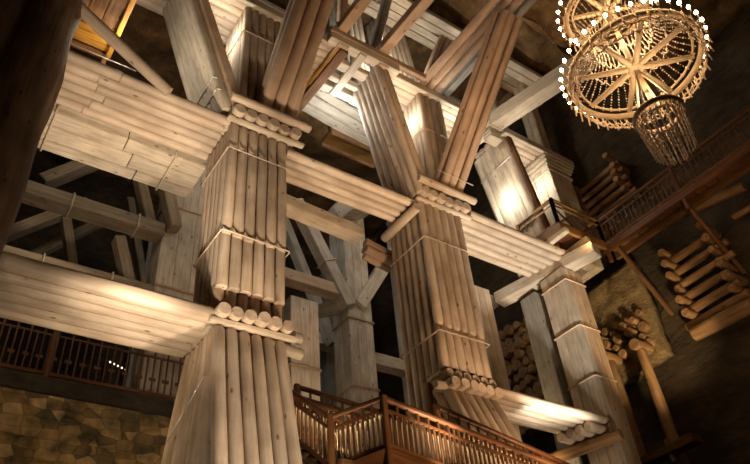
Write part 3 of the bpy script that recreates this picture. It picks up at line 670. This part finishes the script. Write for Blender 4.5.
# gallery railing, left rear
for i, (xa_, xb_) in enumerate(((-2.6, 2.65), (2.65, 6.75))):
    railing(('left' if i == 0 else 'right') + ' length of dark gallery railing under the lower left deck', (xa_, 18.27, 9.17), (xb_, 18.27, 9.17), 1.5, 30 if i == 0 else 21, group='gallery railings', motif=2, posts=(True, i == 1))
t = thing('lamp_string', 'row of tiny white lamps glinting behind the gallery railing', 'lamps', (4.2, 19, 10))
for i in range(6):
    bm = bmesh.new(); bmesh.ops.create_icosphere(bm, subdivisions=2, radius=0.028)
    link('bulb', bm, M['led'], t, (4.28 + i * 0.12, 19.0, 10.42 - i * 0.035))
link('wire', tube_bm([V((0.05, 0.035, 0.46)), V((0.35, 0.035, 0.37)), V((0.72, 0.035, 0.26))], 0.008, 5), M['rail'], t, t.location)
for xx in (0.06, 0.7):
    timber(t, (4.2 + xx, 19.05, 9.16), (4.2 + xx, 19.05, 10.46 if xx < 0.3 else 10.27), 0.04, 0.04, mat='rail', name='stake')

# right-hand balcony and walkway
t = thing('balcony', 'small brown wooden balcony perched on the upper right log deck', 'balcony', (17.2, 11.3, 14.6))
B0_, B1_, BY0, BY1, BZ = 16.9, 19.4, 11.25, 12.6, 15.0
for i in range(6):
    timber(t, (B0_ + 0.2 + i * 0.42, BY0, BZ), (B0_ + 0.2 + i * 0.42, BY1 + 0.2, BZ), 0.38, 0.08, mat='rail', name='floor_board', u=V((1, 0, 0)), bev=0.01)
timber(t, (B0_ - 0.05, BY0, BZ - 0.05), (B1_, BY0, BZ - 0.05), 0.12, 0.34, mat='balc', name='edge_beam')
timber(t, (B0_, BY0 - 0.1, BZ - 0.08), (B0_, BY1 + 0.4, BZ - 0.08), 0.14, 0.3, mat='balc', name='edge_beam', u=V((1, 0, 0)))
for x, y in ((B0_ + 0.1, BY0 - 0.1), (B0_ + 1.2, BY0 - 0.1)):
    timber(t, (x, y - 0.1, BZ - 0.3), (x, y + 1.3, BZ - 0.3), 0.22, 0.2, mat='plank', name='joist', u=V((1, 0, 0)))
railing('front railing of the small balcony with crossed braces', (B0_, BY0, BZ + 0.05), (B1_, BY0, BZ + 0.05), 1.15, 0, group='balcony railings', mat='balc')
railing('side railing of the small balcony facing the pale struts', (B0_, BY1 + 0.4, BZ + 0.05), (B0_, BY0, BZ + 0.05), 1.15, 0, group='balcony railings', mat='balc')
for o in [x for x in col.objects if x.name.startswith('railing') and x.get('group') == 'balcony railings']:
    pass
t = thing('cross_bracing', 'pair of crossed braces filling the balcony front rail', 'brace', (B0_, BY0, BZ))
for k in range(2):
    xa_ = B0_ + 0.1 + k * 1.2; xb_ = xa_ + 1.1
    timber(t, (xa_, BY0 + 0.03, BZ + 0.18), (xb_, BY0 + 0.03, BZ + 1.0), 0.05, 0.06, mat='rail', name='bar')
    timber(t, (xa_, BY0 + 0.09, BZ + 1.0), (xb_, BY0 + 0.09, BZ + 0.18), 0.05, 0.06, mat='rail', name='bar')
WY = [11.25, 7.9, 4.4, 0.9]
for i in range(3):
    railing(('far', 'middle', 'near')[i] + ' length of brown walkway railing along the right rock wall', (19.4, WY[i], BZ + 0.0), (19.4, WY[i + 1], BZ - 0.0), 1.15, 18, group='walkway railings', motif=2, posts=(True, i == 2), posts_down=0.6)
t = thing('walkway', 'brown wooden walkway running along the right rock wall above the log cribs', 'walkway', (19.4, 5, 14.8))
timber(t, (19.4, 11.4, BZ - 0.15), (19.4, 0.8, BZ - 0.15), 0.16, 0.3, mat='rail', name='edge_beam', u=V((1, 0, 0)))
timber(t, (20.1, 11.4, BZ - 0.15), (20.1, 0.8, BZ - 0.15), 0.16, 0.3, mat='brown', name='edge_beam', u=V((1, 0, 0)))
for i in range(26):
    y = 0.9 + i * 0.41
    timber(t, (19.3, y, BZ + 0.02), (20.15, y, BZ + 0.02), 0.38, 0.06, mat='brown', name='floor_board', bev=0.008)
for y in (10.9, 8.0, 5.0):
    timber(t, (19.5, y, BZ - 0.2), (21.5, y, BZ - 2.6), 0.14, 0.16, mat='brown', name='bracket')

# ================================================================ LOGS IN THE RIGHT ROCK WALL
def crib(label, y0, y1, z0, layers, r, group='log cribs set in the right rock wall', x=20.9, tiltz=0.0):
    t = thing('log_crib', label, 'log crib', (x, y0, z0), group)
    for k in range(layers):
        z = z0 + k * r * 3.3
        log(t, (x + 0.1, y1 + random.uniform(-0.2, 0.25), z + tiltz), (x + 0.05, y0 + random.uniform(-0.25, 0.2), z), r * random.uniform(0.85, 1.1), n=2.1, mat='walllog', name='long_log', up=V((0, 0, 1)), wob=0.12)
        for y in (y0 + 0.25, y1 - 0.25):
            log(t, (x - 0.25 - random.uniform(0, 0.3), y, z + r * 1.7), (x + 0.7, y + random.uniform(-0.1, 0.1), z + r * 1.7), r * random.uniform(0.8, 1.15), n=2.05, mat='walllog', name='end_log', up=V((0, 0, 1)))
    return t
crib('open log crib with round ends, right of the tall lit stone panel', 8.0, 10.2, 11.4, 6, 0.155)
crib('dim log crib high on the rock wall just above the walkway', 10.2, 12.8, 17.6, 5, 0.13)
t = thing('wall_log', 'thick pale horizontal log at the foot of the open crib', 'log', (20.8, 8, 10.9))
log(t, (20.75, 10.1, 10.95), (20.65, 7.9, 10.85), 0.24, n=2.2, mat='walllog', up=V((0, 0, 1)))
t = thing('wall_log', 'long pale horizontal log under the walkway near the right edge', 'log', (20.9, 8, 14.2))
log(t, (20.9, 9.1, 15.4), (20.9, 6.5, 14.85), 0.16, n=2.2, mat='walllog', up=V((0, 0, 1)))
t = thing('wall_log', 'short log lying against rock between walkway and open crib', 'log', (20.9, 7.5, 13.6))
log(t, (20.9, 7.3, 14.05), (20.9, 5.0, 13.85), 0.1, n=2.2, mat='walllog', up=V((0, 0, 1)))
# stacked log-end walls
def stackwall(label, x, y0, y1, z0, z1, r, name='log_stack', gap=1.0):
    t = thing(name, label, 'log stack', (x, y0, z0), None); k = 0; z = z0 + r; cnt = 0
    while z < z1 and cnt < 98:
        y = y0 + r + (r if k % 2 else 0)
        while y < y1 and cnt < 98:
            rr = r * random.uniform(0.7, 1.12)
            log(t, (x - random.uniform(0, 0.35), y, z), (x + 0.5, y + random.uniform(-0.05, 0.05), z), rr, n=2.05, mat='walllog', name='log', up=V((0, 0, 1)), seg=10, nose=(0.03, 0.02)); cnt += 1
            y += r * 2.05 * gap
        z += r * 1.85; k += 1
    return t
stackwall('wall of stacked logs with round ends between the right column and far right column', 20.7, 14.6, 18.8, 10.6, 15.6, 0.235)
stackwall('lower pile of stacked log ends right of the far right column', 20.65, 11.5, 13.9, 11.3, 12.9, 0.165, gap=1.5)
# dressed stone panel above the pile
def stonepanel():
    bm = bmesh.new(); from mathutils import noise
    nu, nv = 26, 26; g = []
    for i in range(nu + 1):
        for j in range(nv + 1):
            y = 11.3 + 3.2 * i / nu; z = 10.9 + 4.0 * j / nv - (0.25 * (i / nu))
            g.append(bm.verts.new((20.8 + noise.fractal(V((y, z, 4)) * 1.6, 1, 2, 3) * 0.14, y, z)))
    for i in range(nu):
        for j in range(nv):
            a = i * (nv + 1) + j; bm.faces.new((g[a], g[a + 1], g[a + nv + 2], g[a + nv + 1]))
    r = bmesh.ops.extrude_face_region(bm, geom=bm.faces[:])
    bmesh.ops.translate(bm, vec=(0.55, 0, 0), verts=[v for v in r['geom'] if isinstance(v, bmesh.types.BMVert)])
    o = link('stone_panel', bm, M['stone']); return tag(o, 'rough lit yellowish stone panel beside the far right column', 'stone panel')
M['stone'] = rock('yellow_stone', (0.2, 0.135, 0.065), (0.34, 0.24, 0.12), (0.48, 0.35, 0.19), 1.6, 0.9)
stonepanel()
for i, (y, dy, lab) in enumerate(((12.9, 0.15, 'left of two leaning log props standing at the foot of the right rock wall'), (11.65, 0.1, 'right of two leaning log props standing at the foot of the right rock wall'))):
    t = thing('log_prop', lab, 'log prop', (20, y, FLOOR), 'leaning log props')
    log(t, (20.0, y, FLOOR), (20.05, y + dy, (11.2, 11.0)[i]), 0.2, 0.18, n=2.1, mat='walllog', wob=0.1)
    log(t, (19.75, y + dy, (11.38, 11.2)[i]), (20.6, y + dy, (11.4, 11.2)[i]), 0.2, n=2.1, mat='walllog', name='head_log', up=V((0, 0, 1)))
t = thing('ledge_timber', 'dark timber ledge at bottom right between the log props', 'timber', (19.6, 11, 7.3))
timber(t, (19.7, 13.6, 7.35), (19.4, 10.6, 7.35), 0.5, 0.25, mat='brown', u=V((1, 0, 0)))
timber(t, (19.45, 11.6, 7.0), (19.45, 11.6, 7.7), 0.14, 0.14, mat='walllog', name='post')

# ================================================================ CHANDELIER
CX, CY, ZM = 10.46, 4.0, 11.45
ch = thing('chandelier', 'huge tiered glowing chandelier with spoked rings, lit bulbs and crystal chains', 'chandelier', (CX, CY, ZM))
RM = 1.36
def ringmesh(R_, r, seg=96, flat=1.0):
    bm = bmesh.new(); S = 8; rings = []
    for i in range(seg):
        a = 2 * math.pi * i / seg
        rings.append([bm.verts.new(((R_ + r * math.cos(2 * math.pi * k / S)) * math.cos(a), (R_ + r * math.cos(2 * math.pi * k / S)) * math.sin(a), flat * r * math.sin(2 * math.pi * k / S))) for k in range(S)])
    for i in range(seg):
        A, B = rings[i], rings[(i + 1) % seg]
        for k in range(S): bm.faces.new((A[k], A[(k + 1) % S], B[(k + 1) % S], B[k]))
    return bm
def beads(pts, r):
    bm = bmesh.new()
    for k, p in enumerate(pts):
        rr = r * (1.25 if k % 3 == 0 else 0.85)
        vs = [bm.verts.new(p + V(d) * rr) for d in ((1, 0, 0), (0, 1, 0), (-1, 0, 0), (0, -1, 0), (0, 0, 1.5), (0, 0, -1.5))]
        for i in range(4):
            bm.faces.new((vs[i], vs[(i + 1) % 4], vs[4])); bm.faces.new((vs[(i + 1) % 4], vs[i], vs[5]))
    return bm
def spin(src, n, parent, start=1):
    for i in range(start, n):
        c = src.copy(); col.objects.link(c); c.parent = parent
        a = 2 * math.pi * i / n; q = Quaternion((0, 0, 1), a)
        c.location = q @ src.location
        c.rotation_mode = 'QUATERNION'; c.rotation_quaternion = q @ (src.rotation_quaternion if src.rotation_mode == 'QUATERNION' else src.rotation_euler.to_quaternion())
def tier(R_, z, nb, nsp, nch):
    link('ring', ringmesh(R_, 0.06, flat=1.2), M['iron'], ch, (CX, CY, ZM + z))
    link('ring', ringmesh(R_ - 0.16, 0.025), M['iron'], ch, (CX, CY, ZM + z + 0.05))
    bm = bmesh.new(); bmesh.ops.create_uvsphere(bm, u_segments=20, v_segments=12, radius=0.2 * R_ / 1.6 + 0.03)
    bmesh.ops.scale(bm, vec=(1, 1, 0.6), verts=bm.verts)
    link('hub', bm, M['iron'], ch, (CX, CY, ZM + z))
    s = log(ch, (CX + 0.1, CY, ZM + z), (CX + R_ - 0.14, CY, ZM + z), 0.07, 0.05, n=2.2, mat='iron', name='spoke', up=V((0, 0, 1)), wob=0.0)
    spin(s, nsp, ch)
    # arm, candle and bulb standing on the rim
    bm = tube_bm([V((R_, 0, z)), V((R_ + 0.09, 0, z - 0.05)), V((R_ + 0.16, 0, z + 0.02)), V((R_ + 0.16, 0, z + 0.12))], 0.014, 6)
    sp = link('spike_drop', tube_bm([V((R_ + 0.1, 0, z - 0.04)), V((R_ + 0.13, 0, z - 0.3))], 0.018, 5), M['candle'], ch, ch.location); spin(sp, nb, ch)
    a = link('candle_arm', bm, M['candle'], ch, ch.location); spin(a, nb, ch)
    bm = bmesh.new(); bmesh.ops.create_uvsphere(bm, u_segments=10, v_segments=8, radius=0.038)
    bmesh.ops.scale(bm, vec=(1, 1, 1.35), verts=bm.verts); bmesh.ops.translate(bm, vec=(R_ + 0.16, 0, z + 0.17), verts=bm.verts)
    b = link('bulb', bm, M['bulb'], ch, ch.location); b.parent = a; b.location = (0, 0, 0)
    for arm in [o for o in ch.children if o.name.startswith('candle_arm') and o.data == a.data and o != a]:
        c = b.copy(); col.objects.link(c); c.parent = arm; c.location = (0, 0, 0)
tier(RM, 0.0, 38, 8, 0)
tier(0.92, 2.1, 28, 8, 0)
link('ring', ringmesh(0.46, 0.055, 48), M['iron'], ch, (CX, CY, ZM - 1.5))
link('ring', ringmesh(0.36, 0.03, 40), M['iron'], ch, (CX, CY, ZM - 1.62))
log(ch, (CX, CY, ZM - 1.4), (CX, CY, 27.2), 0.05, n=2, mat='iron', name='central_rod')
for a in (0, 1):
    s = log(ch, (CX + 0.03, CY, ZM - 0.1), (CX + 0.44, CY, ZM - 1.47), 0.025, n=2, mat='iron', name='stay', wob=0) if a == 0 else None
    if s: spin(s, 4, ch)
def path(fn, n): return [fn(i / (n - 1)) for i in range(n)]
# tent of chains from the upper ring down to the main ring
p = path(lambda t: V((0.86 + (RM - 0.1 - 0.86) * t ** 2.2 - 0.34 * math.sin(math.pi * t), 0, 2.05 - 1.97 * t)), 44)
c = link('crystal_chain', beads(p, 0.020), M['crystal'], ch, ch.location); spin(c, 40, ch)
# basket of chains below the main ring, bulging out then gathered to the small ring
p = path(lambda t: V((RM + 0.03 - 0.12 * t * t, 0, -0.05 - 0.42 * t)), 10)
c = link('rim_chain', beads(p, 0.02), M['crystal'], ch, ch.location); spin(c, 60, ch)
# horizontal festoons under the rim
for kk, (rr, zz, nn_) in enumerate(((RM + 0.02, -0.2, 44), (RM - 0.05, -0.38, 44))):
    p = path(lambda t: V((rr * math.cos(0.143 * t), rr * math.sin(0.143 * t), zz - 0.05 * math.sin(math.pi * t))), 9)
    c = link('festoon', beads(p, 0.02), M['crystal'], ch, ch.location); spin(c, nn_, ch)
for kk, (t_, nn_) in enumerate(((0.3, 24), (0.55, 24), (0.75, 24))):
    rr = 0.86 + 0.4 * t_ ** 2.2 - 0.34 * math.sin(math.pi * t_); zz = 2.05 - 1.97 * t_; da = 2 * math.pi / nn_
    p = path(lambda t: V((rr * math.cos(da * t), rr * math.sin(da * t), zz - 0.14 * math.sin(math.pi * t))), 12)
    c = link('festoon', beads(p, 0.018), M['crystal'], ch, ch.location); spin(c, nn_, ch)
# drops of the small ring
for rr, z0, ln, nn_ in ((0.47, -1.52, 0.95, 30), (0.36, -1.65, 0.95, 14)):
    p = path(lambda t: V((rr - 0.08 * t, 0, z0 - ln * t)), 22)
    c = link('drop_chain', beads(p, 0.022), M['crystal'], ch, ch.location); spin(c, nn_, ch)

# ================================================================ LIGHTS
def point(loc, e, colr, rad=0.3, name='lamp'):
    l = bpy.data.lights.new(name, 'POINT'); l.energy = e; l.color = colr; l.shadow_soft_size = rad
    o = bpy.data.objects.new(name, l); o.location = loc; col.objects.link(o); return o
def spot(loc, to, e, colr, ang=60, blend=0.6, rad=0.2, name='spot_lamp_or_fill'):
    l = bpy.data.lights.new(name, 'SPOT'); l.energy = e; l.color = colr; l.spot_size = math.radians(ang); l.spot_blend = blend; l.shadow_soft_size = rad
    o = bpy.data.objects.new(name, l); o.location = loc; d = V(to) - V(loc)
    o.rotation_euler = d.to_track_quat('-Z', 'Y').to_euler(); col.objects.link(o); return o
WARM = (1.0, 0.66, 0.40); MID = (1.0, 0.82, 0.62); COOL = (0.82, 0.92, 1.0); WHITE = (1.0, 0.95, 0.84)
point((CX, CY, ZM + 1.0), 150, (1.0, 0.72, 0.44), 0.4, 'chandelier_glow')
point((CX, CY, ZM - 0.8), 110, (1.0, 0.72, 0.44), 0.3, 'chandelier_glow')
# floods below the structure, plus unseen spots added to brighten single parts
spot((6.2, 7.2, 0.0), (4.9, 12.6, 7.4), 3700, MID, 42, 0.9)
spot((1.8, 8.5, 1.0), (3.2, 12.9, 8.0), 750, MID, 60, 0.9)
spot((3.4, 9.2, 4.5), (2.9, 13.0, 14), 3400, MID, 42, 0.7)
spot((0.6, 8.5, 0.5), (4.75, 12.9, 11.5), 3600, MID, 30, 0.8)
spot((9.8, 7.0, 0.5), (6.2, 12, 11.5), 2400, WARM, 42, 0.9)
spot((10.5, 7.0, 0.0), (12, 12, 9), 3500, WARM, 50, 0.9)
spot((9.3, 9.5, 3.5), (9.0, 12.6, 14), 2900, MID, 36, 0.9)
spot((14.8, 9.5, 3.0), (15.4, 12.7, 14), 6500, WHITE, 42, 0.8)
spot((15.5, 8.6, 1.5), (15.8, 12.5, 8), 800, MID, 46, 0.9)
spot((12.9, 8.9, 4.6), (12.1, 12.0, 8.3), 650, WARM, 70, 0.9)  # added unseen spot, brightens the right base behind the stair
spot((8.6, 5.0, 2.0), (11.2, 9.6, 17.6), 3800, WARM, 40, 0.9)  # unseen spot put in to light the knee braces
spot((-1.5, 6.0, 1.0), (-0.4, 12.0, 11.0), 420, WARM, 50, 0.9)  # added to lift the dark trunk, no visible source
spot((2.2, 15.0, 9.2), (1.8, 19.0, 15.5), 260, MID, 80, 0.9)
# point lights up in the structure, with added unseen fills among them
point((18.6, 7.0, 13.4), 22, (1.0, 0.6, 0.3), 0.1)
point((17.6, 10.8, 14.3), 16, (1.0, 0.65, 0.3), 0.1)
point((4.3, 12.6, 18.9), 95, WHITE, 0.08)
point((2.0, 12.7, 16.4), 110, WHITE, 0.15)  # fill added for the shaded left strut
point((11.3, 12.4, 18.8), 95, WHITE, 0.08)
point((13.6, 12.5, 19.0), 90, WHITE, 0.08)
point((16.1, 12.9, 17.2), 95, WHITE, 0.1)
point((17.9, 12.6, 18.6), 90, WHITE, 0.1)
point((9.6, 13.9, 18.9), 190, COOL, 0.15)
point((10.9, 12.3, 22.3), 200, WHITE, 0.2)  # this and the next two are fills added for the unlit top storey
point((14.5, 12.8, 22.6), 150, WHITE, 0.2)
point((7.0, 13.5, 22.6), 120, WHITE, 0.2)
point((10.5, 9.2, 16.5), 60, WARM, 0.3)
point((10.5, 21.5, 17.0), 80, COOL, 0.4)
point((10.0, 16.5, 9.0), 80, MID, 0.4)  # added rear fill without a visible source
point((2.2, 16.2, 12.5), 22, MID, 0.4)
point((1.0, 13.3, 16.2), 16, (1.0, 0.62, 0.22), 0.08)
point((3.2, 14.8, 6.2), 60, (1.0, 0.72, 0.38), 0.4)
point((7.7, 12.2, 6.0), 40, (1.0, 0.75, 0.4), 0.15)
point((11.5, 10.75, 5.2), 14, (1.0, 0.75, 0.4), 0.15)
spot((17.0, 8.0, 6.0), (20.8, 12.6, 13.4), 3000, (1.0, 0.74, 0.42), 45, 0.9)  # unseen spots added from here on to brighten the right rock wall
spot((14.5, 13.8, 5.0), (20.8, 16.8, 13.0), 1100, (1.0, 0.72, 0.4), 60, 0.9)
spot((16.0, 4.0, 4.0), (20.8, 8.6, 13.0), 600, (1.0, 0.65, 0.34), 50, 0.9)
w = bpy.data.worlds.new('world'); scn.world = w; w.use_nodes = True
w.node_tree.nodes['Background'].inputs[0].default_value = (0.9, 0.75, 0.55, 1)
w.node_tree.nodes['Background'].inputs[1].default_value = 0.0

for o in col.objects:
    if o.parent is None and 'label' in o and 'kind' not in o: o['kind'] = 'thing'
